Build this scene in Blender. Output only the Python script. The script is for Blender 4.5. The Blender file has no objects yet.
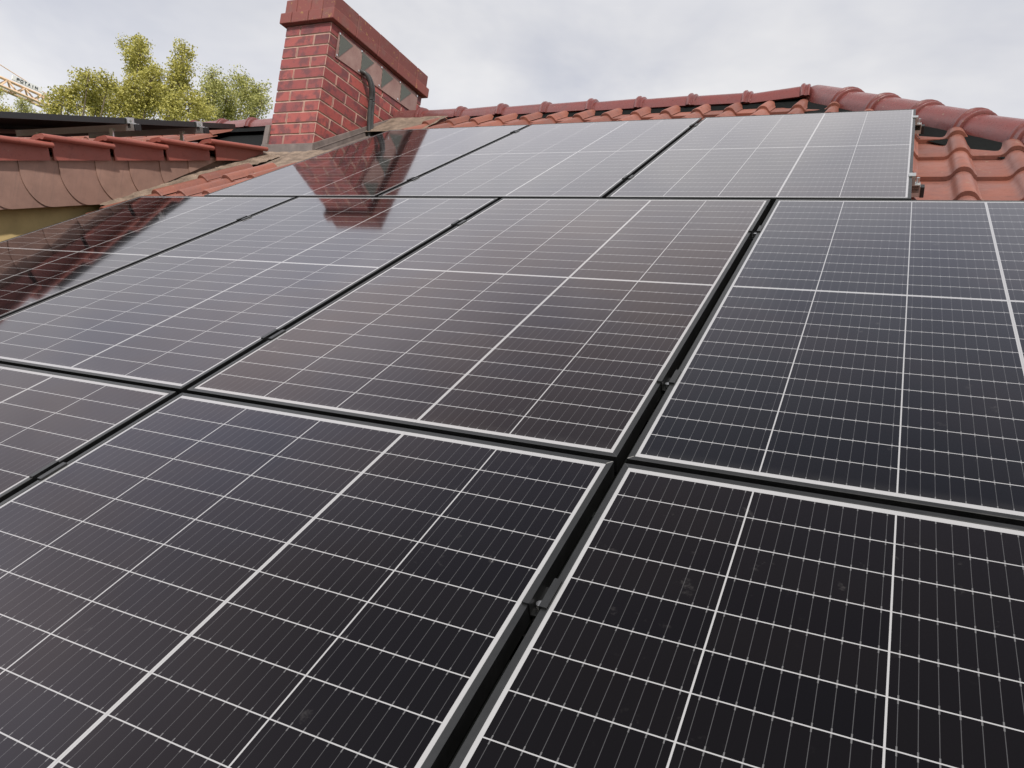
import bpy, bmesh, math, random
from mathutils import Vector, Matrix, Euler

random.seed(7)
S = bpy.context.scene
COL = S.collection
R = math.radians

# ------------------------------------------------------------------ frames
PITCH = R(33.0)                       # main roof pitch
DPITCH = R(20.5)                      # dormer roof pitch
RF = Matrix.Rotation(PITCH, 4, 'X')   # roof frame: x along eaves, y up the slope, z off the glass plane
DO = Vector((-3.85, 2.751, 1.649))    # where the dormer verge dies into the main roof
DF = Matrix.Translation(DO) @ Matrix.Rotation(DPITCH, 4, 'X')
I4 = Matrix.Identity(4)

# ------------------------------------------------------------------ camera
CAM_R = Matrix(((0.89848378, 0.42530834, -0.10881044),
                (0.10879455, -0.45583871, -0.88338826),
                (-0.4253124, 0.78187204, -0.45583492)))      # roof frame -> camera (x right, y down, z ahead)
cam_loc = RF @ Vector((0.3940462, -1.09752151, 0.77017797))
cam_rot = RF.to_3x3() @ CAM_R.transposed() @ Matrix(((1, 0, 0), (0, -1, 0), (0, 0, -1)))
cd = bpy.data.cameras.new("camera")
cam = bpy.data.objects.new("camera", cd)
COL.objects.link(cam)
cam.matrix_world = Matrix.Translation(cam_loc) @ cam_rot.to_4x4()
cd.sensor_width = 36.0
cd.lens = 759.1157 / 1024 * 36
cd.clip_start = 0.05
cd.clip_end = 3000
S.camera = cam

# ------------------------------------------------------------------ light
SUN_DIR = Vector((0.43, -0.62, 0.66)).normalized()
S.view_settings.view_transform = 'Standard'
S.view_settings.look = 'None'
S.view_settings.exposure = 0.0
S.view_settings.gamma = 1.0
S.render.film_transparent = False
S.cycles.use_denoising = True
S.cycles.max_bounces = 8

sl = bpy.data.lights.new("sun", 'SUN')
sl.energy = 4.2
sl.angle = R(2.0)
sl.color = (1.0, 0.95, 0.87)
sun = bpy.data.objects.new("sun", sl)
COL.objects.link(sun)
sun.rotation_euler = SUN_DIR.to_track_quat('Z', 'Y').to_euler()
sun.location = (5, -8, 12)


class NT:
    """small helper to write node graphs as expressions"""
    def __init__(self, tree):
        self.t = tree
        self.n = tree.nodes
        self.l = tree.links

    def new(self, typ, **kw):
        nd = self.n.new(typ)
        for k, v in kw.items():
            setattr(nd, k, v)
        return nd

    def put(self, sock, v):
        if hasattr(v, 'is_output'):
            self.l.new(v, sock)
        elif v is not None:
            sock.default_value = v

    def m(self, op, a, b=None, c=None, clamp=False):
        nd = self.new('ShaderNodeMath', operation=op, use_clamp=clamp)
        self.put(nd.inputs[0], a)
        if b is not None:
            self.put(nd.inputs[1], b)
        if c is not None:
            self.put(nd.inputs[2], c)
        return nd.outputs[0]

    def mix(self, f, a, b, blend='MIX'):
        nd = self.new('ShaderNodeMix', data_type='RGBA', blend_type=blend)
        self.put(nd.inputs[0], f)
        for s, v in ((nd.inputs[6], a), (nd.inputs[7], b)):
            if isinstance(v, tuple) and len(v) == 3:
                v = (*v, 1)
            self.put(s, v)
        return nd.outputs[2]

    def noise(self, vec, scale, detail=3, rough=0.55, dim='3D', out=0, dist=0.0):
        nd = self.new('ShaderNodeTexNoise', noise_dimensions=dim)
        self.put(nd.inputs['Vector'], vec)
        nd.inputs['Scale'].default_value = scale
        nd.inputs['Detail'].default_value = detail
        nd.inputs['Roughness'].default_value = rough
        nd.inputs['Distortion'].default_value = dist
        return nd.outputs[out]

    def ramp(self, f, stops):
        nd = self.new('ShaderNodeValToRGB')
        e = nd.color_ramp.elements
        while len(e) < len(stops):
            e.new(0.5)
        for el, (p, c) in zip(e, stops):
            el.position = p
            el.color = (*c, 1) if isinstance(c, tuple) else (c, c, c, 1)
        self.put(nd.inputs[0], f)
        return nd.outputs[0]

    def sep(self, v):
        nd = self.new('ShaderNodeSeparateXYZ')
        self.put(nd.inputs[0], v)
        return nd.outputs

    def comb(self, x, y, z):
        nd = self.new('ShaderNodeCombineXYZ')
        for s, v in zip(nd.inputs, (x, y, z)):
            self.put(s, v)
        return nd.outputs[0]

    def bump(self, h, strength=0.3, dist=0.01, normal=None):
        nd = self.new('ShaderNodeBump')
        nd.inputs['Strength'].default_value = strength
        nd.inputs['Distance'].default_value = dist
        self.put(nd.inputs['Height'], h)
        if normal is not None:
            self.put(nd.inputs['Normal'], normal)
        return nd.outputs[0]

    def smooth(self, v, a, b):
        nd = self.new('ShaderNodeMapRange', interpolation_type='SMOOTHSTEP')
        self.put(nd.inputs[0], v)
        nd.inputs[1].default_value = a
        nd.inputs[2].default_value = b
        return nd.outputs[0]


# ------------------------------------------------------------------ sky: thin bright cloud over Nishita daylight
world = bpy.data.worlds.new("World")
S.world = world
world.use_nodes = True
w = NT(world.node_tree)
w.n.clear()
sky = w.new('ShaderNodeTexSky', sky_type='NISHITA')
sky.sun_disc = False
sky.sun_elevation = math.asin(SUN_DIR.z)
sky.sun_rotation = math.atan2(SUN_DIR.x, SUN_DIR.y)
sky.altitude = 100
sky.air_density = 1.0
sky.dust_density = 2.0
dirv = w.new('ShaderNodeTexCoord').outputs['Generated']
dx, dy, dz = w.sep(dirv)
flat = w.comb(dx, dy, w.m('MULTIPLY', dz, 2.2))
c1 = w.noise(flat, 2.1, 5, 0.55, dist=0.5)
c2 = w.noise(flat, 5.0, 4, 0.6)
cl = w.m('ADD', w.m('MULTIPLY', c1, 0.75), w.m('MULTIPLY', c2, 0.25))
cloud = w.ramp(cl, [(0.36, (5.9, 6.05, 6.7)), (0.49, (7.2, 7.22, 7.55)), (0.62, (8.5, 8.42, 8.45))])
# sky gain shaped by direction for panel reflections: darker overhead, brighter low and left
lowb = w.m('SUBTRACT', 1.0, w.smooth(dz, 0.66, 0.93))
left = w.smooth(dx, 0.1, -0.9)
mid = w.m('MULTIPLY', w.smooth(dz, 0.40, 0.62), lowb)
gain = w.m('ADD', w.m('MULTIPLY_ADD', lowb, 0.47, 0.50), w.m('ADD', w.m('MULTIPLY', mid, 0.16), w.m('MULTIPLY', w.m('MULTIPLY', left, w.smooth(dz, 0.45, 0.7)), 0.30)))
gain = w.m('ADD', gain, w.m('MULTIPLY', w.m('MULTIPLY', w.smooth(dy, 0.10, -0.25), w.smooth(dx, -0.2, -0.6)), 1.6))  # extra unseen brightness behind left, added for the lower left panel's reflection
gv = w.new('ShaderNodeVectorMath', operation='SCALE')
w.put(gv.inputs[0], cloud)
w.put(gv.inputs['Scale'], gain)
# unseen sky behind right dimmed on purpose, to weaken ambient against the sun
gain = w.m('ADD', gain, w.m('MULTIPLY', w.m('SUBTRACT', 1.0, w.smooth(dz, 0.30, 0.55)), 0.15))
gain2 = w.m('SUBTRACT', 1.0, w.m('MULTIPLY', w.m('MULTIPLY', w.smooth(dy, 0.0, -0.5), w.smooth(dx, -0.3, 0.2)), 0.45))
w.put(gv.inputs['Scale'], w.m('MULTIPLY', gain, gain2))
cloud = w.mix(0.06, gv.outputs[0], sky.outputs[0])
bgn = w.new('ShaderNodeBackground')
w.put(bgn.inputs[0], cloud)
bgn.inputs[1].default_value = 0.10
wo = w.new('ShaderNodeOutputWorld')
w.l.new(bgn.outputs[0], wo.inputs[0])


# ------------------------------------------------------------------ materials
def material(name):
    m = bpy.data.materials.new(name)
    m.use_nodes = True
    t = NT(m.node_tree)
    t.n.clear()
    out = t.new('ShaderNodeOutputMaterial')
    p = t.new('ShaderNodeBsdfPrincipled')
    t.l.new(p.outputs[0], out.inputs[0])
    return m, t, p


def ocoord(t):
    return t.new('ShaderNodeTexCoord').outputs['Object']


def wpos(t):
    return t.new('ShaderNodeNewGeometry').outputs['Position']


def island(t):
    return t.new('ShaderNodeNewGeometry').outputs['Random Per Island']


def plain(name, col, rough=0.6, var=0.25, scale=14, bump=0.15, metallic=0.0, spec=0.5, bdist=0.004):
    m, t, p = material(name)
    v = wpos(t)
    n = t.noise(v, scale, 5, 0.6)
    dark = tuple(c * (1 - var) for c in col)
    lite = tuple(min(1, c * (1 + var)) for c in col)
    t.put(p.inputs['Base Color'], t.ramp(n, [(0.3, dark), (0.7, lite)]))
    t.put(p.inputs['Roughness'], t.m('MULTIPLY_ADD', n, 0.25, rough - 0.12))
    p.inputs['Metallic'].default_value = metallic
    p.inputs['Specular IOR Level'].default_value = spec
    if bump:
        t.put(p.inputs['Normal'], t.bump(t.noise(v, scale * 6, 3, 0.6), bump, bdist))
    return m


def tile_material(name, c_lo, c_hi, c_stain, rough=0.5, stain=0.5):
    m, t, p = material(name)
    v = wpos(t)
    r = island(t)
    big = t.noise(v, 4.0, 6, 0.68, dist=0.6)
    mid = t.noise(v, 19, 5, 0.7)
    fine = t.noise(v, 75, 4, 0.7)
    base = t.mix(r, c_lo, c_hi)
    base = t.mix(t.m('MULTIPLY', t.smooth(big, 0.45, 0.66), stain), base, c_stain)
    base = t.mix(t.m('MULTIPLY', t.smooth(mid, 0.55, 0.75), 0.55), base, tuple(c * 0.5 for c in c_lo))
    base = t.mix(t.m('MULTIPLY', t.smooth(fine, 0.56, 0.72), 0.5), base, tuple(c * 0.4 for c in c_lo))
    lich = t.noise(v, 34, 3, 0.6)
    base = t.mix(t.m('MULTIPLY', t.smooth(lich, 0.68, 0.74), 0.6), base, (0.30, 0.27, 0.19))
    t.put(p.inputs['Base Color'], base)
    t.put(p.inputs['Roughness'], t.m('MULTIPLY_ADD', mid, 0.40, rough - 0.18))
    h = t.m('ADD', t.m('MULTIPLY', fine, 0.5), mid)
    t.put(p.inputs['Normal'], t.bump(h, 0.22, 0.006))
    return m


M = {}
M['tile'] = tile_material('clay_tile', (0.19, 0.068, 0.048), (0.28, 0.104, 0.073), (0.155, 0.075, 0.067), 0.40)
M['cap'] = tile_material('glazed_cap_tile', (0.135, 0.036, 0.035), (0.19, 0.053, 0.048), (0.13, 0.058, 0.058), 0.28, 0.6)
M['verge'] = tile_material('verge_tile', (0.25, 0.068, 0.052), (0.31, 0.095, 0.072), (0.19, 0.075, 0.066), 0.5, 0.35)
M['slate'] = plain('brown_slate', (0.27, 0.165, 0.132), 0.6, 0.16, 12, 0.2)
_t = NT(M['slate'].node_tree)
_p = [n for n in _t.n if n.type == 'BSDF_PRINCIPLED'][0]
_c = _p.inputs['Base Color'].links[0].from_socket
_r = _t.new('ShaderNodeObjectInfo').outputs['Random']
_x, _y, _z = _t.sep(wpos(_t))
_streak = _t.noise(_t.comb(_t.m('MULTIPLY', _y, 60), _t.m('MULTIPLY', _z, 5), _r), 1.0, 4, 0.6)
_c = _t.mix(_t.m('MULTIPLY', _t.smooth(_streak, 0.5, 0.75), 0.4), _c, (0.17, 0.115, 0.10))
_t.put(_p.inputs['Base Color'], _t.mix(_t.m('MULTIPLY', _r, 0.35), _c, (0.20, 0.115, 0.095)))
M['lead'] = plain('weathered_lead', (0.165, 0.135, 0.125), 0.6, 0.3, 11, 0.3, 0.0, 0.4)
M['mortar'] = plain('sandy_mortar', (0.25, 0.19, 0.15), 0.9, 0.45, 13, 1.0, 0, 0.2, 0.02)
M['render'] = plain('ochre_wall_render', (0.55, 0.41, 0.20), 0.9, 0.15, 6, 0.35, 0, 0.2)
M['wood'] = plain('dark_soffit_board', (0.10, 0.06, 0.04), 0.7, 0.3, 12, 0.3)
M['frame'] = plain('black_anodised_frame', (0.004, 0.0042, 0.0045), 0.36, 0.12, 40, 0.05, 0.0, 0.85, 0.001)
M['black'] = plain('black_plastic', (0.012, 0.012, 0.013), 0.5, 0.2, 40, 0.05)
M['alu'] = plain('mill_aluminium', (0.55, 0.56, 0.57), 0.42, 0.08, 60, 0.1, 0.85, 0.5, 0.001)
M['steel'] = plain('bright_steel', (0.75, 0.75, 0.76), 0.3, 0.05, 60, 0.05, 1.0)
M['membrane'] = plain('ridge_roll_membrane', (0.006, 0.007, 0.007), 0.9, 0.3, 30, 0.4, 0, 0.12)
M['back'] = plain('panel_backsheet', (0.05, 0.05, 0.05), 0.8, 0.1, 10, 0)
M['grass'] = plain('lawn_grass', (0.06, 0.09, 0.025), 0.95, 0.4, 0.8, 0.5)
M['concrete'] = plain('cap_concrete', (0.33, 0.31, 0.28), 0.9, 0.3, 10, 0.5)
M['conduit'] = plain('grey_black_conduit', (0.05, 0.052, 0.054), 0.45, 0.2, 30, 0.1)
M['bark'] = plain('bark', (0.12, 0.095, 0.07), 0.9, 0.4, 8, 0.8)
M['crane'] = plain('hazy_crane_orange', (0.75, 0.54, 0.37), 0.5, 0.10, 2, 0.0)  # orange paled to carry distance haze in the colour
M['signwhite'] = plain('sign_white', (0.78, 0.78, 0.78), 0.5, 0.04, 3, 0.0)
M['letter'] = plain('sign_letter', (0.03, 0.035, 0.05), 0.5, 0.1, 3, 0.0)


def brick_material():
    m, t, p = material('red_brick')
    v = wpos(t)
    r = island(t)
    base = t.ramp(r, [(0.0, (0.17, 0.038, 0.038)), (0.3, (0.25, 0.050, 0.048)), (0.7, (0.36, 0.080, 0.066)), (1.0, (0.21, 0.046, 0.048))])
    sc = t.noise(v, 11, 4, 0.6)
    base = t.mix(t.m('MULTIPLY', t.smooth(sc, 0.45, 0.62), 0.75), base, (0.10, 0.036, 0.042))
    fine = t.noise(v, 90, 4, 0.7)
    base = t.mix(t.m('MULTIPLY', t.smooth(fine, 0.55, 0.8), 0.5), base, (0.38, 0.15, 0.115))
    t.put(p.inputs['Base Color'], base)
    p.inputs['Roughness'].default_value = 0.62
    t.put(p.inputs['Normal'], t.bump(t.m('ADD', fine, sc), 0.3, 0.006))
    return m


M['brick'] = brick_material()


def cap_brick_material():
    m, t, p = material('mossy_cap_brick')
    v = wpos(t)
    r = island(t)
    base = t.mix(r, (0.15, 0.044, 0.041), (0.22, 0.062, 0.053))
    sc = t.noise(v, 9, 4, 0.6)
    base = t.mix(t.m('MULTIPLY', t.smooth(sc, 0.45, 0.7), 0.6), base, (0.17, 0.085, 0.075))
    fine = t.noise(v, 28, 4, 0.65)
    base = t.mix(t.m('MULTIPLY', t.smooth(fine, 0.60, 0.70), 0.75), base, (0.36, 0.22, 0.075))
    t.put(p.inputs['Base Color'], base)
    p.inputs['Roughness'].default_value = 0.75
    t.put(p.inputs['Normal'], t.bump(t.noise(v, 90, 4, 0.7), 0.35, 0.006))
    return m


M['capbrick'] = cap_brick_material()


def grille_material():
    m, t, p = material('perforated_steel')
    x, y, z = t.sep(wpos(t))
    k = 120.0
    u = t.m('FRACT', t.m('MULTIPLY', t.m('ADD', y, z), k))
    v = t.m('FRACT', t.m('MULTIPLY', t.m('SUBTRACT', y, z), k))
    hole = t.m('MULTIPLY', t.m('GREATER_THAN', u, 0.35), t.m('GREATER_THAN', v, 0.35))
    n = t.noise(wpos(t), 8, 4, 0.6)
    plate = t.ramp(n, [(0.3, (0.25, 0.13, 0.115)), (0.7, (0.37, 0.24, 0.21))])
    t.put(p.inputs['Base Color'], t.mix(t.m('MULTIPLY', hole, 0.35), plate, (0.10, 0.06, 0.055)))
    p.inputs['Metallic'].default_value = 0.1
    p.inputs['Roughness'].default_value = 0.5
    m2, t2, p2 = material('shaded_grille_mesh')
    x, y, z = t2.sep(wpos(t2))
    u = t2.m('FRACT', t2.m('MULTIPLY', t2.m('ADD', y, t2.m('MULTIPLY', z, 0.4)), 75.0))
    t2.put(p2.inputs['Base Color'], t2.mix(t2.m('GREATER_THAN', u, 0.6), (0.04, 0.046, 0.04), (0.17, 0.18, 0.16)))  # dark stripes carry the shade inside the vent openings
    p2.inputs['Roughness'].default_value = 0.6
    return m, m2


M['plate'], M['mesh'] = grille_material()

# panel dimensions (metres): 5 x 24 cut cells behind glass
PW, PHT, FR, FH = 1.096, 1.771, 0.011, 0.035
GW, CW, CG, CBIG = 0.537, 0.2090, 0.0026, 0.0072
X0 = -0.530
Y0, RH, RG, RBIG = 0.0222, 0.06980, 0.0019, 0.0096


def pv_material():
    m, t, p = material('solar_glass')
    oc = ocoord(t)
    x, y, z = t.sep(oc)
    info = t.new('ShaderNodeObjectInfo')
    # columns
    a = X0 + 3 * CW + 2 * CG
    big = t.m('MULTIPLY', t.m('GREATER_THAN', x, a), t.m('LESS_THAN', x, a + CBIG))
    xs = t.m('SUBTRACT', x, t.m('MULTIPLY', t.m('GREATER_THAN', x, a + CBIG * 0.5), CBIG - CG))
    pc = CW + CG
    rel = t.m('DIVIDE', t.m('SUBTRACT', xs, X0), pc)
    ci = t.m('FLOOR', rel)
    tx = t.m('MULTIPLY', t.m('FRACT', rel), pc)
    gap = t.m('GREATER_THAN', tx, CW)
    side = t.m('MAXIMUM', t.m('LESS_THAN', x, X0), t.m('GREATER_THAN', x, -X0))
    # rows
    b = Y0 + 12 * RH + 11 * RG
    bigy = t.m('MULTIPLY', t.m('GREATER_THAN', y, b), t.m('LESS_THAN', y, b + RBIG))
    ys = t.m('SUBTRACT', y, t.m('MULTIPLY', t.m('GREATER_THAN', y, b + RBIG * 0.5), RBIG - RG))
    pr = RH + RG
    rely = t.m('DIVIDE', t.m('SUBTRACT', ys, Y0), pr)
    ri = t.m('FLOOR', rely)
    ty = t.m('MULTIPLY', t.m('FRACT', rely), pr)
    gapy = t.m('GREATER_THAN', ty, RH)
    ends = t.m('MAXIMUM', t.m('LESS_THAN', y, Y0), t.m('GREATER_THAN', y, PHT - Y0))
    white = big
    for k in (gap, side, bigy, gapy, ends):
        white = t.m('MAXIMUM', white, k)
    # ten ribbons a cell, with small solder pads next to the cell edges
    nb = 10
    q = t.m('FRACT', t.m('DIVIDE', tx, CW / nb))
    dbus = t.m('MULTIPLY', t.m('ABSOLUTE', t.m('SUBTRACT', q, 0.5)), CW / nb)
    edge = t.m('MINIMUM', ty, t.m('SUBTRACT', RH, ty))
    pad = t.m('LESS_THAN', edge, 0.0055)
    wid = t.m('MULTIPLY_ADD', pad, 0.0005, 0.0004)
    bus = t.m('LESS_THAN', dbus, wid)
    # ribbons bridge the row gap in the white, so they matter only on cells
    wn = t.new('ShaderNodeTexWhiteNoise', noise_dimensions='3D')
    t.put(wn.inputs['Vector'], t.comb(ci, ri, t.m('MULTIPLY', info.outputs['Random'], 50)))
    cellr = wn.outputs['Value']
    cell = t.mix(cellr, (0.0045, 0.0045, 0.0058), (0.0060, 0.0056, 0.0066))
    ribbon = t.mix(pad, (0.06, 0.06, 0.064), (0.11, 0.11, 0.115))
    col = t.mix(bus, cell, ribbon)
    groove = t.m('LESS_THAN', t.m('ABSOLUTE', t.m('SUBTRACT', x, a + CBIG * 0.5)), 0.0007)
    col = t.mix(white, col, (0.335, 0.335, 0.345))
    col = t.mix(t.m('MULTIPLY', groove, 0.4), col, (0.2, 0.2, 0.2))
    # small dust specks and a faint dried-rain line along the lower frame edge
    shift = t.comb(t.m('MULTIPLY', info.outputs['Random'], 31), t.m('MULTIPLY', info.outputs['Random'], 17), 0)
    va = t.new('ShaderNodeVectorMath', operation='ADD')
    t.put(va.inputs[0], oc)
    t.put(va.inputs[1], shift)
    ov = va.outputs[0]
    d1 = t.noise(ov, 2.6, 5, 0.62)
    d2 = t.noise(ov, 26, 4, 0.65)
    d3 = t.noise(ov, 3.5, 2, 0.5)
    spots = t.m('MULTIPLY', t.m('MULTIPLY', t.smooth(d2, 0.62, 0.78), t.smooth(d3, 0.45, 0.65)), 0.085)
    low = t.m('MULTIPLY', t.m('SUBTRACT', 1.0, t.smooth(y, 0.012, 0.05)), 0.055)
    dust = t.m('ADD', spots, t.m('MULTIPLY', low, d2))
    col = t.mix(dust, col, (0.42, 0.40, 0.39))
    # coated glass: reflection rises steeply towards grazing, with the coating's plum to steel-blue cast
    p.inputs['Specular IOR Level'].default_value = 0.0
    p.inputs['Roughness'].default_value = 0.7
    t.put(p.inputs['Base Color'], col)
    lw = t.new('ShaderNodeLayerWeight')
    lw.inputs['Blend'].default_value = 0.5
    fac = t.m('MULTIPLY_ADD', t.m('POWER', lw.outputs['Facing'], 3.75), 1.06, 0.0035)
    gl = t.new('ShaderNodeBsdfGlossy')
    castn = t.ramp(t.noise(ov, 2.3, 3, 0.5), [(0.38, 0.0), (0.62, 1.0)])
    oc_r = t.new('ShaderNodeSeparateColor')
    t.l.new(info.outputs['Color'], oc_r.inputs[0])
    cast = t.m('ADD', t.m('MULTIPLY', oc_r.outputs[0], 0.75), t.m('ADD', t.m('MULTIPLY', castn, 0.27), t.m('MULTIPLY', t.m('SUBTRACT', cellr, 0.5), 0.07)))
    tint = t.ramp(cast, [(0.12, (1.0, 0.78, 0.77)), (0.4, (0.98, 0.85, 0.93)), (0.6, (0.92, 0.85, 1.0)), (0.85, (0.78, 0.82, 1.0))])
    tint = t.mix(t.m('MULTIPLY', fac, 2.3, clamp=True), tint, (0.945, 0.92, 0.935))
    t.put(gl.inputs['Color'], tint)
    t.put(gl.inputs['Roughness'], t.m('MULTIPLY_ADD', d1, 0.05, 0.03))
    mx = t.new('ShaderNodeMixShader')
    out = [n for n in t.n if n.type == 'OUTPUT_MATERIAL'][0]
    t.put(mx.inputs[0], fac)
    t.l.new(p.outputs[0], mx.inputs[1])
    t.l.new(gl.outputs[0], mx.inputs[2])
    t.l.new(mx.outputs[0], out.inputs[0])
    return m


M['pv'] = pv_material()


# ------------------------------------------------------------------ mesh helpers
class MB:
    def __init__(self):
        self.v = []
        self.f = []
        self.mi = []
        self.cur = 0

    def add(self, verts, faces):
        o = len(self.v)
        self.v += [Vector(p) for p in verts]
        for f in faces:
            self.f.append(tuple(i + o for i in f))
            self.mi.append(self.cur)

    def box(self, lo, hi, mat=None):
        x0, y0, z0 = lo
        x1, y1, z1 = hi
        vs = [Vector(p) for p in ((x0, y0, z0), (x1, y0, z0), (x1, y1, z0), (x0, y1, z0),
                                  (x0, y0, z1), (x1, y0, z1), (x1, y1, z1), (x0, y1, z1))]
        if mat is not None:
            vs = [mat @ p for p in vs]
        self.add(vs, [(0, 3, 2, 1), (4, 5, 6, 7), (0, 1, 5, 4), (1, 2, 6, 5), (2, 3, 7, 6), (3, 0, 4, 7)])

    def bar(self, a, b, r, n=8, r2=None, cap=True):
        self.tube([a, b], [r, r if r2 is None else r2], n, cap)

    def tube(self, pts, rad, n=8, cap=True):
        pts = [Vector(p) for p in pts]
        if not isinstance(rad, (list, tuple)):
            rad = [rad] * len(pts)
        vs = []
        up = Vector((0, 0, 1))
        for i, p in enumerate(pts):
            d = (pts[min(i + 1, len(pts) - 1)] - pts[max(i - 1, 0)]).normalized()
            u = d.cross(up if abs(d.dot(up)) < 0.95 else Vector((1, 0, 0))).normalized()
            q = u.cross(d)
            for k in range(n):
                a = 2 * math.pi * k / n
                vs.append(p + (u * math.cos(a) + q * math.sin(a)) * rad[i])
        fs = []
        for i in range(len(pts) - 1):
            for k in range(n):
                k2 = (k + 1) % n
                fs.append((i * n + k, i * n + k2, (i + 1) * n + k2, (i + 1) * n + k))
        if cap:
            fs.append(tuple(range(n))[::-1])
            fs.append(tuple((len(pts) - 1) * n + k for k in range(n)))
        self.add(vs, fs)

    def prism(self, poly, d, mat=None):
        """closed polygon (3D points, planar) pushed along d"""
        n = len(poly)
        d = Vector(d)
        vs = [Vector(p) for p in poly] + [Vector(p) + d for p in poly]
        if mat is not None:
            vs = [mat @ p for p in vs]
        fs = [tuple(range(n))[::-1], tuple(range(n, 2 * n))]
        for i in range(n):
            j = (i + 1) % n
            fs.append((i, j, n + j, n + i))
        self.add(vs, fs)

    def apply(self, mat):
        self.v = [mat @ p for p in self.v]
        return self


ORG = {}


def build(name, mb, mats, parent=None, local=False, bevel=0.0, seg=2, smooth=False, post=None, recalc=True):
    """link one mesh. local=True: vertices are in the parent's own frame; else they are world positions"""
    me = bpy.data.meshes.new(name)
    if local:
        org = Vector((0, 0, 0))
    else:
        lo = Vector([min(p[i] for p in mb.v) for i in range(3)])
        hi = Vector([max(p[i] for p in mb.v) for i in range(3)])
        org = Vector(((lo.x + hi.x) / 2, (lo.y + hi.y) / 2, lo.z))
    me.from_pydata([tuple(p - org) for p in mb.v], [], mb.f)
    if not isinstance(mats, (list, tuple)):
        mats = [mats]
    for m in mats:
        me.materials.append(m)
    if len(mats) > 1:
        me.polygons.foreach_set('material_index', mb.mi)
    if bevel or post or recalc:
        bm = bmesh.new()
        bm.from_mesh(me)
        if recalc:
            bmesh.ops.recalc_face_normals(bm, faces=bm.faces)
        if bevel:
            ed = [e for e in bm.edges if len(e.link_faces) == 2 and e.calc_face_angle(0) > 0.5]
            bmesh.ops.bevel(bm, geom=ed, offset=bevel, segments=seg, profile=0.5, affect='EDGES', clamp_overlap=True)
        if post:
            post(bm, org)
        bm.to_mesh(me)
        bm.free()
    if smooth:
        me.polygons.foreach_set('use_smooth', [True] * len(me.polygons))
        me.set_sharp_from_angle(angle=R(40))
    o = bpy.data.objects.new(name, me)
    COL.objects.link(o)
    if parent is not None:
        o.parent = parent
    if not local:
        o.location = org - (ORG[parent.name] if parent is not None else Vector((0, 0, 0)))
        ORG[o.name] = org
    return o


def tag(o, label, cat, group=None):
    o['label'] = label
    o['category'] = cat
    if group:
        o['group'] = group
    return o


def structure(o):
    o['kind'] = 'structure'
    return o


def thing(name, label, cat, mat=I4, group=None):
    o = bpy.data.objects.new(name, None)
    o.empty_display_size = 0.1
    COL.objects.link(o)
    o.location = mat.to_translation()
    o.rotation_euler = mat.to_euler()
    ORG[o.name] = o.location.copy()
    return tag(o, label, cat, group)


def copy_thing(src, mat, label, group=None):
    r = src.copy()
    COL.objects.link(r)
    r.location = mat.to_translation()
    r.rotation_euler = mat.to_euler()
    r['label'] = label
    if group:
        r['group'] = group
    for ch in list(src.children):
        c = ch.copy()
        COL.objects.link(c)
        c.parent = r
        for g in list(ch.children):
            d = g.copy()
            COL.objects.link(d)
            d.parent = c
    return r


def T(x, y, z):
    return Matrix.Translation((x, y, z))


# ------------------------------------------------------------------ ground
GZ = -6.2
mb = MB()
mb.add([(-900, -900, GZ), (900, -900, GZ), (900, 900, GZ), (-900, 900, GZ)], [(0, 1, 2, 3)])
structure(build('ground', mb, M['grass']))

# ------------------------------------------------------------------ house
house = thing('house', 'house with red clay tile roof, brick chimney and brown slate dormer under the solar panels', 'house', T(-3.6, 1.6, GZ))

TW = 0.2165            # tile cover width
TZ = -0.125            # pan surface below the glass plane
ROLLX = 0.640          # one roll axis
RIDGE = Vector((-0.10, 4.72, TZ))          # ridge end in the roof frame
HIPD = Vector((1, -1.45, 0))               # hip, in the roof plane
COURSES = [2.155 - 0.38 * k for k in range(14, 0, -1)] + [2.155, 2.535, 2.92, 3.31, 3.66, 3.985, 4.31, 4.66]


ROLL = [(0.0, 0.0425), (0.010, 0.0415), (0.020, 0.0375), (0.029, 0.030), (0.036, 0.020), (0.042, 0.011), (0.050, 0.0045), (0.060, 0.001), (0.075, 0.0)]


def roll_h(dx):
    a = abs(dx)
    for (p, q) in zip(ROLL, ROLL[1:]):
        if a <= q[0]:
            return p[1] + (q[1] - p[1]) * (a - p[0]) / (q[0] - p[0])
    return 0.0


PROF = [-0.1725, -0.12, -0.075, -0.060, -0.050, -0.042, -0.036, -0.029, -0.020, -0.010, 0.0, 0.010, 0.020, 0.029, 0.036, 0.042, 0.050]


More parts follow.
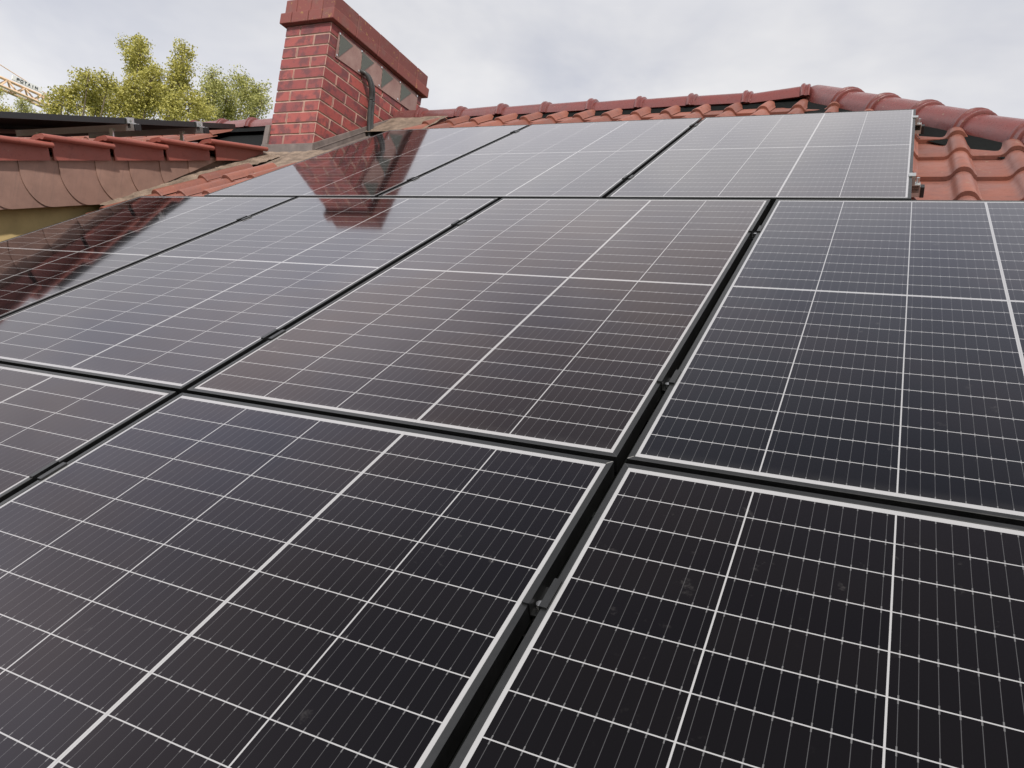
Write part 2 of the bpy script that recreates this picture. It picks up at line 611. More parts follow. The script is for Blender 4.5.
def tile_field(mb, xr, x0, x1, courses, zpan, frame, lift=0.022, keep=None, jit=0.0025):
    rnd = random.Random(3)
    k0 = int(math.floor((x0 - xr) / TW))
    k1 = int(math.ceil((x1 - xr) / TW))
    for i in range(len(courses) - 1):
        ya, yb = courses[i], courses[i + 1] + 0.05
        for k in range(k0, k1 + 1):
            cx = xr + k * TW
            if keep and not keep(cx, ya, yb):
                continue
            j = rnd.uniform(-jit, jit)
            jz = rnd.uniform(-jit, jit) * 0.6
            top, mid, bot, bk = [], [], [], []
            for px in PROF:
                h = roll_h(px)
                dy = -0.006 * (h / 0.04)
                zl = zpan + h + jz
                mid.append((cx + px, ya + j + dy, zl + lift - 0.003))
                top.append((cx + px, ya + j + dy + 0.006, zl + lift))
                bk.append((cx + px, yb + j, zl - 0.002))
                bot.append((cx + px, ya + j + dy, zl + lift - 0.021))
            n = len(PROF)
            vs = bot + mid + top + bk
            fs = []
            for r in range(3):
                for q in range(n - 1):
                    fs.append((r * n + q, r * n + q + 1, (r + 1) * n + q + 1, (r + 1) * n + q))
            # side lips
            vs += [(cx + PROF[0], ya + j, zpan - 0.012), (cx + PROF[0], yb + j, zpan - 0.012)]
            fs.append((4 * n, 2 * n, 3 * n, 4 * n + 1))
            # small drip nib under the pan
            mb.add([frame @ Vector(p) for p in vs], fs)


hipn = Vector((1.45, 1, 0)).normalized()


def not_past_hip(cx, ya, yb):
    if -5.3 < cx < -3.16 and 2.9 < ya < 4.55:
        return False
    if -5.3 < cx < -3.75 and 1.9 < yb and ya < 4.55:      # valley, chimney and dormer junction: lead and mortar instead
        return False
    if -2.95 < cx < 0.30 and -1.55 < ya and yb < 3.3:         # left out so the black underlay darkens the panel gaps
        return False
    if -9 < cx < -3.62 and ya < 1.7:                        # below the dormer
        return False
    p = Vector((cx - 0.12, ya, 0)) - Vector((RIDGE.x, RIDGE.y, 0))
    return p.dot(hipn) < 0.0


def cut_hip(bm, org):
    nw = RF.to_3x3() @ hipn
    pw = RF @ (RIDGE - hipn * 0.125) - org
    bmesh.ops.bisect_plane(bm, geom=bm.verts[:] + bm.edges[:] + bm.faces[:], plane_co=pw, plane_no=nw, clear_outer=True)


mb = MB()
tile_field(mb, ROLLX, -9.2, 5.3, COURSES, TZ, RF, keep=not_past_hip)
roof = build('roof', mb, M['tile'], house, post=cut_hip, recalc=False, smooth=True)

# solid under-roof: main, rear and hip planes meeting at the ridge and hip
def rp(x, y, z=0.0):
    return RF @ Vector((x, y, z))


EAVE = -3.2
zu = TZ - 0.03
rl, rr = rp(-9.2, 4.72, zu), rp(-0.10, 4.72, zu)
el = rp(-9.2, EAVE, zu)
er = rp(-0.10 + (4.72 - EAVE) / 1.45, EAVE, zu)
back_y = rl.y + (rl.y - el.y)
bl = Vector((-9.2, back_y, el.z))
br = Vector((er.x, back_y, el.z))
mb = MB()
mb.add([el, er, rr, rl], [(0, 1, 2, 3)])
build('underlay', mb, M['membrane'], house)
mb = MB()
mb.add([rl, rr, br, bl, er], [(0, 1, 2, 3), (1, 4, 2)])
build('rear_roof', mb, M['tile'], house)

# walls
mb = MB()
wx0, wx1, wy0, wy1 = -9.0, er.x - 0.5, el.y + 0.45, back_y - 0.45
wtop = el.z - 0.10
mb.box((wx0, wy0, GZ), (wx1, wy1, wtop))
build('wall', mb, M['render'], house)
mb = MB()
mb.box((-9.2, el.y, el.z - 0.09), (er.x, el.y + 0.03, el.z + 0.03))
mb.box((-9.2, back_y - 0.03, el.z - 0.09), (er.x, back_y, el.z - 0.01))
mb.box((er.x - 0.03, el.y + 0.035, el.z - 0.09), (er.x, back_y - 0.035, el.z - 0.01))
mb.box((-9.2, el.y + 0.035, el.z - 0.085), (er.x - 0.035, back_y - 0.035, el.z - 0.06))
build('soffit', mb, M['wood'], house)
mb = MB()
mb.prism([(-9.0, el.y + 0.5, el.z), (-9.0, back_y - 0.5, el.z), (-9.0, rl.y, rl.z - 0.35)], (0.2, 0, 0))
build('gable', mb, M['render'], house)


def cap_tile(a, b, r0, r1, h0, up, overlap=0.05, collar=True, n=14):
    """half round cap from a (small end) to b (collar end); up = away from the roof"""
    a, b, up = Vector(a), Vector(b), Vector(up).normalized()
    d = (b - a).normalized()
    L = (b - a).length
    side = d.cross(up).normalized()
    up = side.cross(d).normalized()
    st = [(-overlap, r0, 0), (L * 0.5, (r0 + r1) / 2, 0), (L - 0.062, r1 - 0.002, 0)]
    if collar:
        st += [(L - 0.058, r1 + 0.008, 0), (L - 0.048, r1 + 0.015, 0), (L - 0.036, r1 + 0.015, 0), (L - 0.030, r1 + 0.006, 0),
               (L - 0.016, r1 + 0.005, 0), (L - 0.012, r1 + 0.008, 0), (L - 0.004, r1 + 0.007, 0), (L, r1 + 0.002, 0)]
    vs, fs = [], []
    for (s, r, _) in st:
        for k in range(n + 1):
            t = math.pi * k / n
            c, sn = math.cos(t), math.sin(t)
            vs.append(a + d * s + side * (r * c) + up * (r * h0 * (sn ** 0.85) - 0.012))
    m = n + 1
    for i in range(len(st) - 1):
        for k in range(n):
            fs.append((i * m + k, (i + 1) * m + k, (i + 1) * m + k + 1, i * m + k + 1))
    # thickness at the collar end and the two lower lips
    e = len(st) - 1
    base = len(vs)
    for k in range(m):
        t = math.pi * k / n
        r = st[e][1] - 0.016
        vs.append(a + d * st[e][0] + side * (r * math.cos(t)) + up * (r * h0 * (math.sin(t) ** 0.85) - 0.014))
    for k in range(n):
        fs.append((e * m + k, base + k, base + k + 1, e * m + k + 1))
    base2 = len(vs)
    for k in range(m):
        t = math.pi * k / n
        r = st[0][1] - 0.016
        vs.append(a + d * st[0][0] + side * (r * math.cos(t)) + up * (r * h0 * (math.sin(t) ** 0.85) - 0.014))
    for k in range(n):
        fs.append((base + k, base2 + k, base2 + k + 1, base + k + 1))
    mb = MB()
    mb.add(vs, fs)
    return mb


# ridge caps
RL = 0.385
ridge_z = -0.133
up_w = Vector((0, 0, 1))
k = 0
xr = RIDGE.x - 0.09
rnd = random.Random(11)
while xr > -9.0:
    a = rp(xr - RL, 4.70, ridge_z + rnd.uniform(-.004, .004))
    b = rp(xr, 4.70, ridge_z + rnd.uniform(-.004, .004))
    if k == 0:
        b.z += 0.03
    build('ridge_tile', cap_tile(a, b, 0.102, 0.112, 1.0, up_w), M['cap'], house, smooth=True)
    xr -= RL
    k += 1
# hip caps
hd = HIPD.normalized()
hip_up = (RF.to_3x3() @ Vector((0.18, 0.12, 1))).normalized()
h0 = RIDGE + Vector((-0.07, 0.06, 0.012)) + hd * 0.07
HL = 0.385
for k in range(22):
    a = rp(*(h0 + hd * HL * k))
    b = rp(*(h0 + hd * HL * (k + 1)))
    if b.z < el.z:
        break
    a.z += rnd.uniform(-.004, .004)
    build('hip_tile', cap_tile(a, b, 0.108, 0.118, 1.0, hip_up), M['cap'], house, smooth=True)

# black roll membrane under the hip and ridge caps
mb = MB()
o1 = hipn * -0.23
for (p0, p1) in ((RIDGE + Vector((-0.1, 0, 0)), RIDGE + hd * 8.0),):
    q = [p0 + o1 + Vector((0, 0, 0.012)), p1 + o1 + Vector((0, 0, 0.012)), p1 + o1 * 0.3 + Vector((0, 0, 0.03)), p0 + o1 * 0.3 + Vector((0, 0, 0.03))]
    mb.add([RF @ p for p in q], [(0, 1, 2, 3)])
build('hip_membrane', mb, M['membrane'], house)
mb = MB()
q = [Vector((-9.0, 4.52, TZ + 0.008)), Vector((-0.15, 4.52, TZ + 0.008)), Vector((-0.12, 4.70, TZ + 0.05)), Vector((-9.0, 4.70, TZ + 0.05))]
mb.add([RF @ p for p in q], [(0, 1, 2, 3)])
build('ridge_membrane', mb, M['membrane'], house)

# ------------------------------------------------------------------ chimney
CX1, CX0 = -3.55, -3.99
CY0, CY1 = 2.99, 4.285
CZ1 = 2.807
COUR = 0.0864
NC = 16
mb = MB()
mb.cur = 0
cz0 = CZ1 - NC * COUR
mb.box((CX0 + 0.006, CY0 + 0.006, cz0), (CX1 - 0.006, CY1 - 0.006, CZ1))
mb.cur = 1
J = 0.0105
rb = random.Random(5)


def brick_box(mb, lo, hi):
    jx = [rb.uniform(-.0015, .0015) for _ in range(6)]
    mb.box((lo[0] + jx[0], lo[1] + jx[1], lo[2] + jx[2] * .5), (hi[0] + jx[3], hi[1] + jx[4], hi[2] + jx[5] * .5))


def brick_ring(mb, x0, x1, y0, y1, z0, z1, flip, bw=0.140, bl=0.289):
    """one course of bricks round a rectangle, bond alternating with flip"""
    D = bw
    JJ = J
    # bonded corners: a course shows header + stretcher on the narrow faces, the next one stretcher + header
    for (ya, yb) in ((y0, y0 + D), (y1 - D, y1)):
        if flip:
            brick_box(mb, (x0, ya, z0 + J / 2), (x0 + bw, yb, z1 - J / 2))
            brick_box(mb, (x0 + bw + JJ, ya, z0 + J / 2), (x1, yb, z1 - J / 2))
        else:
            brick_box(mb, (x0, ya, z0 + J / 2), (x1 - bw - JJ, yb, z1 - J / 2))
    for (xa, xb, full) in ((x0, x0 + D, False), (x1 - D, x1, not flip)):
        y = y0 if full else y0 + D + JJ
        yend = y1 if full else y1 - D - JJ
        while y < yend - 0.02:
            ye = min(y + bl - JJ, yend)
            if yend - ye < 0.07:
                ye = yend
            brick_box(mb, (xa, y, z0 + J / 2), (xb, ye, z1 - J / 2))
            y = ye + JJ


for i in range(NC):
    z1 = CZ1 - i * COUR
    brick_ring(mb, CX0, CX1, CY0, CY1, z1 - COUR, z1, i % 2 == 0)
M['joint'] = plain('pink_brick_mortar', (0.40, 0.27, 0.225), 0.9, 0.25, 14, 0.5, 0, 0.2)
chim = build('chimney', mb, [M['joint'], M['brick']], house, bevel=0.003, seg=1)

mb = MB()
mb.cur = 0
mb.box((CX0 - 0.012, CY0 - 0.012, CZ1 + 0.001), (CX1 + 0.012, CY1 + 0.012, CZ1 + 0.195))
mb.cur = 1


def cap_ring(mb, ov, z0, z1, bl):
    x0, x1, y0, y1 = CX0 - ov, CX1 + ov, CY0 - ov, CY1 + ov
    D = 0.11
    y = y0
    while y < y1 - 0.01:
        ye = min(y + bl, y1)
        if y1 - ye < 0.09:
            ye = y1
        for (xa, xb) in ((x0, x0 + D), (x1 - D, x1)):
            brick_box(mb, (xa, y + (0 if y == y0 else .004), z0), (xb, ye - (0 if ye == y1 else .004), z1))
        y = ye
    xm = x0 + D + (x1 - x0 - 2 * D) * 0.55
    for (ya, yb) in ((y0 + 0.001, y0 + D), (y1 - D, y1 - 0.001)):
        brick_box(mb, (x0 + D + .004, ya, z0), (xm - .004, yb, z1))
        brick_box(mb, (xm + .004, ya, z0), (x1 - D - .004, yb, z1))


cap_ring(mb, 0.040, CZ1 + 0.004, CZ1 + 0.088, 0.29)
cap_ring(mb, 0.020, CZ1 + 0.093, CZ1 + 0.20, 0.29)
build('chimney_cap', mb, [M['capbrick'], M['capbrick']], chim, bevel=0.005, seg=2)

# lead flashing: front apron band, stepped side strips, small left return
mb = MB()
zf = 1.857
fo = 0.014


def roofz(Y, off):
    """world height of the plane lying off above the glass plane at world Y"""
    return Y * math.tan(PITCH) + off / math.cos(PITCH)


z_lo = 1.790
mb.box((CX0 - 0.05, CY0 - fo - 0.008, z_lo), (CX1 + fo + 0.004, CY0 - 0.001, zf + 0.002))
mb.prism([(CX0 - 0.055, CY0 - fo, z_lo + 0.01), (CX1 + 0.02, CY0 - fo, z_lo + 0.01), (CX1 + 0.02, CY0 - fo - 0.06, z_lo - 0.045), (CX0 - 0.055, CY0 - fo - 0.06, z_lo - 0.045)], (0, 0.002, 0.006))
for xa, xb in ((CX1 + 0.0005, CX1 + fo), (CX0 - fo, CX0 - 0.0005)):
    pl = [(xa, CY0 - fo, zf - 0.085), (xa, CY1 + fo, roofz(CY1, -0.165)), (xa, CY1 + fo, roofz(CY1, -0.078) + 0.01), (xa, CY0 - fo, zf + 0.004)]
    mb.prism(pl, (xb - xa, 0, 0))
    # raised seam line along the strip
    pl = [(xa, CY0 + 0.02, zf - 0.032), (xa, CY1 - 0.02, roofz(CY1, -0.11)), (xa, CY1 - 0.02, roofz(CY1, -0.11) + 0.008), (xa, CY0 + 0.02, zf - 0.024)]
    mb.prism(pl, ((xb - xa) * 1.25 if xa > CX1 - 0.1 else (xb - xa), 0, 0))
# left return: taller folded upstand
mb.prism([(CX0 - 0.055, CY0 - 0.012, z_lo), (CX0 - 0.002, CY0 - 0.012, z_lo), (CX0 - 0.002, CY0 - 0.012, zf + 0.16), (CX0 - 0.045, CY0 - 0.012, zf + 0.16)], (0, 0.5, 0.2))
# rear apron
mb.box((CX0 - 0.02, CY1 + 0.001, roofz(CY1, -0.15)), (CX1 + 0.02, CY1 + fo, roofz(CY1, -0.06)))
build('flashing', mb, M['lead'], chim, bevel=0.003, seg=1)

# perforated vent strip with screws; dark triangles stand for shade in its openings
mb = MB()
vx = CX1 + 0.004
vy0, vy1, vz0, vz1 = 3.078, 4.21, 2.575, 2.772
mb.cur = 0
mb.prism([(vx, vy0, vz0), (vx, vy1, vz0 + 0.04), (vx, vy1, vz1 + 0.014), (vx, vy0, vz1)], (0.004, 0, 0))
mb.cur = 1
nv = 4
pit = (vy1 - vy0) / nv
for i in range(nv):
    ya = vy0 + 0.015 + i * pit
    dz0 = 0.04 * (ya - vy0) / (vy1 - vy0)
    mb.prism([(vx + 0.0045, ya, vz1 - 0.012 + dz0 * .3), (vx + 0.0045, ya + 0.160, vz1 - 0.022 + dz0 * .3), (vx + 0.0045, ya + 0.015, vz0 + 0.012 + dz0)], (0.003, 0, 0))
mb.cur = 2
for i in range(nv + 1):
    ya = vy0 + 0.012 + i * (pit - 0.006)
    for zz in (vz0 + 0.018 + 0.04 * i / nv, vz1 - 0.012 + 0.014 * i / nv):
        mb.bar((vx + 0.004, ya - 0.004, zz), (vx + 0.010, ya - 0.004, zz), 0.0075, 8)
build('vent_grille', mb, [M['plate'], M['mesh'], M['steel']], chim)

# ------------------------------------------------------------------ mortar beds
def lumpy(path, wid, hgt, seed, frame=I4):
    """irregular bank of mortar along a path of (point, across, up)"""
    rr = random.Random(seed)
    mb = MB()
    vs, fs = [], []
    n = 8
    for (p, ac, up) in path:
        p, ac, up = Vector(p), Vector(ac), Vector(up)
        for k in range(n + 1):
            t = k / n
            h = hgt * (1 - t) ** 1.3 + rr.uniform(-.004, .005)
            vs.append(p + ac * (wid * t + rr.uniform(-.004, .004)) + up * max(h, -0.01))
    m = n + 1
    for i in range(len(path) - 1):
        for k in range(n):
            fs.append((i * m + k, i * m + k + 1, (i + 1) * m + k + 1, (i + 1) * m + k))
    mb.add([frame @ p for p in vs], fs)
    return mb


pts = []
for i in range(24):
    t = i / 23
    x = CX0 - 0.30 + t * (CX1 - CX0 + 0.62)
    pts.append(((x, CY0 - 0.012, 1.775), (0, -0.46, -0.315), (0, 0, 1)))
build('mortar_bed', lumpy(pts, 1.0, 0.03, 2), M['mortar'], house, smooth=True)
pts = []
for i in range(46):
    y = 1.9 + i * 0.032
    pts.append(((-3.93, y, -0.085), (1, 0, 0), (0, 0, 1)))
build('mortar_fillet', lumpy(pts, 0.21, 0.045, 4, RF @ T(0, 0, -0.03)), M['mortar'], house, smooth=True)
pts = []
for i in range(9):
    pts.append(((-3.54 + i * 0.07, 4.58, -0.10), (0, -1, 0), (0, 0, 1)))
build('mortar_patch', lumpy(pts, 0.42, 0.03, 6, RF), M['mortar'], house, smooth=True)
# lead apron beside the chimney and lead gutter below the dormer
mb = MB()
mb.add([rp(-3.56, 3.1, -0.140), rp(-3.10, 3.1, -0.140), rp(-3.10, 4.62, -0.140), rp(-3.56, 4.62, -0.140)], [(0, 1, 2, 3)])
build('lead_apron', mb, M['lead'], house)
mb = MB()
mb.add([rp(-4.2, -2.8, -0.145), rp(-3.66, -2.8, -0.145), rp(-3.66, 2.4, -0.145), rp(-4.2, 2.4, -0.145)], [(0, 1, 2, 3)])
build('lead_gutter', mb, M['membrane'], house)

# ------------------------------------------------------------------ dormer (left)
def dp(x, s, n):
    """dormer frame: x world, s up its slope from the apex, n off the plane"""
    return DF @ Vector((x - DO.x, s, n))


DXL = -8.4
SB = -4.35                       # lower eave of the dormer roof
mb = MB()
# body: side wall below the slate band, standing back under it
def main_roof_n(s):
    # height (n in dormer frame) of main roof tile plane below
    return 0.0


wx = -3.955
p_top = dp(wx, 0.2, -0.06)
p_low = dp(wx, SB + 0.5, -0.06)
poly = [p_top, p_low, Vector((wx, p_low.y, roofz(p_low.y, -0.25)))]
poly2 = [Vector((wx, p_top.y, roofz(p_top.y, -0.25)))]
mb.prism([poly[0], poly[1], poly[2], poly2[0]], (DXL + 0.4 - wx, 0, 0))
dorm = build('dormer', mb, M['render'], house)
# roof tiles of the dormer
mb = MB()
dc = [-0.381 * k for k in range(12, -1, -1)]
dc = [c - 0.02 for c in dc] + [0.08]
fx = DF @ Matrix.Translation((-DO.x, 0, 0))
tile_field(mb, -3.85 - 0.17, DXL, -4.03, dc, 0.025, fx)
build('dormer_roof', mb, M['tile'], dorm, recalc=False, smooth=True)
mb = MB()
mb.box((DXL - DO.x, SB, -0.04), (-0.10, 0.4, 0.012), DF)
build('roof_deck', mb, M['wood'], dorm)
# verge tiles: flange with a roll on top, each lapping the next one below
GA = 0.381
for k in range(11):
    s1 = -0.030 - GA * k + (0.03 if k == 0 else 0)
    s0 = s1 - GA
    xo = -3.85 + random.uniform(-.003, .003)
    if k == 0:
        s1 += 0.10
    # each tile is pitched a little steeper than the roof: its low end rides on the next tile below
    L = s1 - s0
    mb = MB()
    na, nb_ = 0.143, 0.096
    steps = 6

    def sweep(prof_at, sa, sb_):
        sec = []
        for i in range(steps + 1):
            t = i / steps
            s_ = sa + t * (sb_ - sa)
            c = na + (nb_ - na) * (s_ - s0 + 0.05) / (L + 0.05)
            sec.append([dp(xo + px_, s_, pn) for (px_, pn) in prof_at(c)])
        n = len(sec[0])
        vs = [p for r in sec for p in r]
        fs = []
        for i in range(steps):
            for q in range(n):
                q2 = (q + 1) % n
                fs.append((i * n + q, i * n + q2, (i + 1) * n + q2, (i + 1) * n + q))
        fs.append(tuple(range(n)))
        fs.append(tuple(steps * n + q for q in range(n))[::-1])
        mb.add(vs, fs)

    # rounded roll along the edge, running back into the tile's cover
    sweep(lambda c: [(0.028 + 0.021 * math.cos(a_), c - 0.016 + 0.016 * math.sin(a_)) for a_ in [math.pi * (0.5 - 1.3 * q / 8) for q in range(9)]]
          + [(-0.03, c - 0.034), (-0.11, c - 0.060), (-0.15, c - 0.075), (-0.15, c - 0.062), (-0.10, c - 0.040), (-0.04, c - 0.008)], s0 - 0.05, s1)
    # vertical flange, set back under the roll and stopping short of the next one
    tw = 0.006
    sweep(lambda c: [(-0.012, 0.0), (-0.002, 0.0), (-0.002, c - 0.024), (-0.012, c - 0.024)], s0 + 0.022, s1 - 0.004)
    build('verge_tile', mb, M['verge'], dorm, smooth=True)
# scalloped slates hanging under the verge
SP = 0.2275
s_edge = -0.42
for k in range(19):
    sr = -0.36 - SP * k          # right (upslope) edge
    slw = sr - SP - 0.03        # left edge, lower-left corner cut to an arc... the visible joint curves to the right going down
    nb0, nt = -0.252, 0.02
    xa = -3.893
    pts = []
    # polygon in (s, n): top right, top left, arc, bottom right
    pts.append((sr + 0.06, nt))
    pts.append((slw + 0.03, nt))
    na_ = -0.07
    arc_w, arc_h = 0.155, abs(nb0 - na_)
    for i in range(11):
        t = i / 10 * math.pi / 2
        # vertical at the top, sweeping right towards the bottom
        pts.append((slw + 0.03 + arc_w * (1 - math.cos(t)) ** 0.95, na_ - arc_h * math.sin(t) ** 1.15))
    pts.append((sr + 0.06 + 0.13, nb0 + 0.001))
    if k < 3:
        # near the apex the slates are cut along the main roof
        lim = lambda s: -0.245 + max(0, (s + 1.14)) * 0.30
        pts = [(s, max(n_, lim(s)) if n_ < 0 else n_) for s, n_ in pts]
    mb = MB()
    vs = []
    smin, smax = slw, sr + 0.2
    for off in (0.0, 0.006):
        for (s, n_) in pts:
            u = (s - smin) / (smax - smin)
            vs.append(dp(xa + 0.012 * (1 - u) + off, s, n_))
    m_ = len(pts)
    fs = [tuple(range(m_))[::-1], tuple(range(m_, 2 * m_))]
    for i in range(m_):
        j = (i + 1) % m_
        fs.append((i, j, m_ + j, m_ + i))
    mb.add(vs, fs)
    build('slate', mb, M['slate'], dorm)
mb = MB()
mb.box((-3.912 - DO.x, SB, -0.235), (-3.892 - DO.x, -0.72, 0.03), DF)
mb.box((-3.912 - DO.x, -0.72, -0.10), (-3.892 - DO.x, 0.1, 0.03), DF)
build('verge_board', mb, M['wood'], dorm)
mb = MB()
mb.box((-3.98 - DO.x, SB, -0.228), (-3.913 - DO.x, -0.9, -0.21), DF)
build('soffit_board', mb, M['wood'], dorm)

# ------------------------------------------------------------------ solar panels
PX, PY = 1.116, 1.78622
OFFX = -0.65865
TOPDY = 0.005


def make_panel(label):
    t = thing('solar_panel', label, 'solar panel', I4, 'solar panels on the main roof slope')
    hw = PW / 2
    mb = MB()
    z0, z1 = -FH, 0.0
    # frame as four mitred bars
    def bar_(p, q, inn_p, inn_q):
        pol = [p, q, inn_q, inn_p]
        mb.prism([(a, b, z0) for a, b in pol], (0, 0, z1 - z0))
    c = [(-hw, 0), (hw, 0), (hw, PHT), (-hw, PHT)]
    i_ = [(-hw + FR, FR), (hw - FR, FR), (hw - FR, PHT - FR), (-hw + FR, PHT - FR)]
    for a in range(4):
        b = (a + 1) % 4
        bar_(c[a], c[b], i_[a], i_[b])
    build('frame', mb, M['frame'], t, local=True, bevel=0.0009, seg=1)
    mb = MB()
    mb.box((-hw + FR + 0.0003, FR + 0.0003, -0.006), (hw - FR - 0.0003, PHT - FR - 0.0003, -0.0012))
    build('glass', mb, M['pv'], t, local=True)
    mb = MB()
    mb.box((-hw + FR + 0.001, FR + 0.001, -0.0105), (hw - FR - 0.001, PHT - FR - 0.001, -0.0075))
    build('backsheet', mb, M['back'], t, local=True)
    return t


def panel_at(x_left, y_low, frame=RF, z=0.0):
    return frame @ T(x_left + PX / 2, y_low + (PY - PHT) / 2, z)


specs = [
    (-1 * PX, -PY, 'large black solar panel filling the bottom left foreground of the array', 0.5),
    (0, -PY, 'black solar panel at bottom right foreground, right of the long central gap', 0.35),
    (-2 * PX, -PY, 'solar panel cut off by the left picture edge, lowest row', 0.2),
    (-3 * PX, 0, 'leftmost solar panel of the middle row, beside the brown slate dormer', 0.25),
    (-2 * PX, 0, 'middle row solar panel mirroring the tip of the chimney reflection', 0.45),
    (-1 * PX, 0, 'brownish solar panel in the centre of the middle row, left of the central gap', 0.1),
    (0, 0, 'bluish solar panel at the right end of the middle row, under the bare tiles', 0.95),
    (OFFX - 2 * PX, PY + TOPDY, 'top row solar panel directly beside the chimney, mirroring its red bricks', 0.4),
    (OFFX - 1 * PX, PY + TOPDY, 'middle solar panel of the top row, below the straight ridge', 0.5),
    (OFFX, PY + TOPDY, 'pale grey solar panel at the right end of the top row, next to bare tiles', 0.65),
]
proto = make_panel(specs[0][2])
proto.matrix_world = panel_at(specs[0][0], specs[0][1])
proto.location = panel_at(specs[0][0], specs[0][1]).to_translation()
proto.rotation_euler = (PITCH, 0, 0)


def set_cast(t, v):
    for ch in t.children:
        if ch.name.startswith('glass'):
            ch.color = (v, v, v, 1)


set_cast(proto, specs[0][3])
for (xl, yl, lab, cv) in specs[1:]:
    set_cast(copy_thing(proto, panel_at(xl, yl), lab), cv)
# dormer roof panels: one seen edge-on, one hidden, added to darken the space below
dpan = DF @ Matrix.Translation((-DO.x, 0, 0))
dlabs = ['black solar panel on the dormer roof seen edge on, above the verge tiles']
copy_thing(proto, dpan @ T(-4.05 - PW / 2, 0.045 - PHT, 0.262), dlabs[0], 'solar panels on the dormer roof')
copy_thing(proto, dpan @ T(-4.05 - PX - PW / 2, 0.045 - PHT, 0.262), 'second solar panel on the dormer roof, hidden behind the edge-on one, added to darken the space below it', 'solar panels on the dormer roof')

# ------------------------------------------------------------------ rails and clamps
def rail(x0, x1, y, frame, label, group, z=-FH):
    t = thing('mounting_rail', label, 'rail', frame @ T((x0 + x1) / 2, y, z - 0.042), group)
    h = (x1 - x0) / 2
    mb = MB()
    # slotted aluminium profile: two lips, web, base
    pr = [(-0.02, 0), (0.02, 0), (0.02, 0.041), (0.007, 0.041), (0.007, 0.033), (0.013, 0.033), (0.013, 0.022), (-0.013, 0.022), (-0.013, 0.033), (-0.007, 0.033), (-0.007, 0.041), (-0.02, 0.041)]
    mb.prism([(-h, a, b) for a, b in pr], (2 * h, 0, 0))
    build('profile', mb, M['alu'], t, local=True)
    mb = MB()
    mb.box((h, -0.022, -0.002), (h + 0.014, 0.022, 0.038))
    build('end_cap', mb, M['black'], t, local=True, bevel=0.002)
    x = -h + 0.25
    while x < h:
        mb = MB()
        pr = [(-0.03, -0.058), (0.10, -0.058), (0.10, -0.0525), (-0.0215, -0.0525), (-0.0215, 0.02), (-0.03, 0.02)]
        mb.prism([(x - 0.015, a, b) for a, b in pr], (0.03, 0, 0))
        build('roof_hook', mb, M['steel'], t, local=True)
        x += 0.75
    return t


RY = {0: (-0.36 - 1.06, -0.359), 1: (0.335, 1.41), 2: (2.125, 3.33)}
xs_row = {0: (-2 * PX - 0.05, PX + 0.05), 1: (-3 * PX - 0.04, PX + 0.05), 2: (OFFX - 2 * PX - 0.03, OFFX + PX + 0.022)}
rl_labels = {(2, 0): 'aluminium rail end with black cap sticking out under the top right panel, lower one',
             (2, 1): 'aluminium rail end sticking out under the top right panel, just below the hip caps'}
row_names = {0: 'bottom row', 1: 'middle row', 2: 'top row'}
for r in (0, 1, 2):
    for k, y in enumerate(RY[r]):
        lab = rl_labels.get((r, k), 'aluminium rail in the dark gap under the %s panels, %s' % (row_names[r], 'nearer the eaves' if k == 0 else 'nearer the ridge'))
        rail(xs_row[r][0], xs_row[r][1], y, RF, lab, 'mounting rails under the panels')


def make_mid_clamp(label):
    t = thing('mid_clamp', label, 'clamp', I4, 'mid clamps in the gaps between panels')
    mb = MB()
    g = 0.0095
    # two wings lying on the frames and a U channel between them
    prof = [(-0.019, 0.0006), (-0.019, 0.0036), (-g + 0.002, 0.0036), (-g + 0.002, -0.018), (g - 0.002, -0.018), (g - 0.002, 0.0036), (0.019, 0.0036), (0.019, 0.0006), (g, 0.0006), (g, -0.021), (-g, -0.021), (-g, 0.0006)]
    mb.prism([(a, -0.03, b) for a, b in prof], (0, 0.06, 0))
    build('clamp_body', mb, M['frame'], t, local=True)
    mb = MB()
    mb.bar((0, -0.012, -0.018), (0, -0.012, -0.010), 0.0055, 10)
    build('bolt', mb, M['steel'], t, local=True)
    return t


mids = [
    (0, -0.359, 'black clamp with silver bolt in the central gap between the two foreground panels'),
    (0, 0.335, 'black clamp halfway along the central gap of the middle row'),
    (0, 1.41, 'small clamp near the upper end of the central gap of the middle row'),
    (-PX, -0.359, 'black clamp in the gap at the left picture edge, lowest row'),
    (-PX, 0.335, 'black clamp in the second gap from the right of the middle row, lower one'),
    (-PX, 1.41, 'black clamp in the second gap from the right of the middle row, upper one'),
    (-2 * PX, 1.41, 'small clamp in the leftmost gap of the middle row'),
    (OFFX, 2.125, 'small clamp in the right gap of the top row, lower one'),
    (OFFX, 3.33, 'small clamp in the right gap of the top row, close to the ridge'),
    (OFFX - PX, 2.125, 'small clamp in the left gap of the top row beside the chimney reflection'),
    (OFFX - PX, 3.33, 'small clamp in the left gap of the top row close to the ridge'),
]
mp = None
for (x, y, lab) in mids:
    mt = RF @ T(x, y, 0)
    if mp is None:
        mp = make_mid_clamp(lab)
        mp.location = mt.to_translation()
        mp.rotation_euler = mt.to_euler()
    else:
        copy_thing(mp, mt, lab)


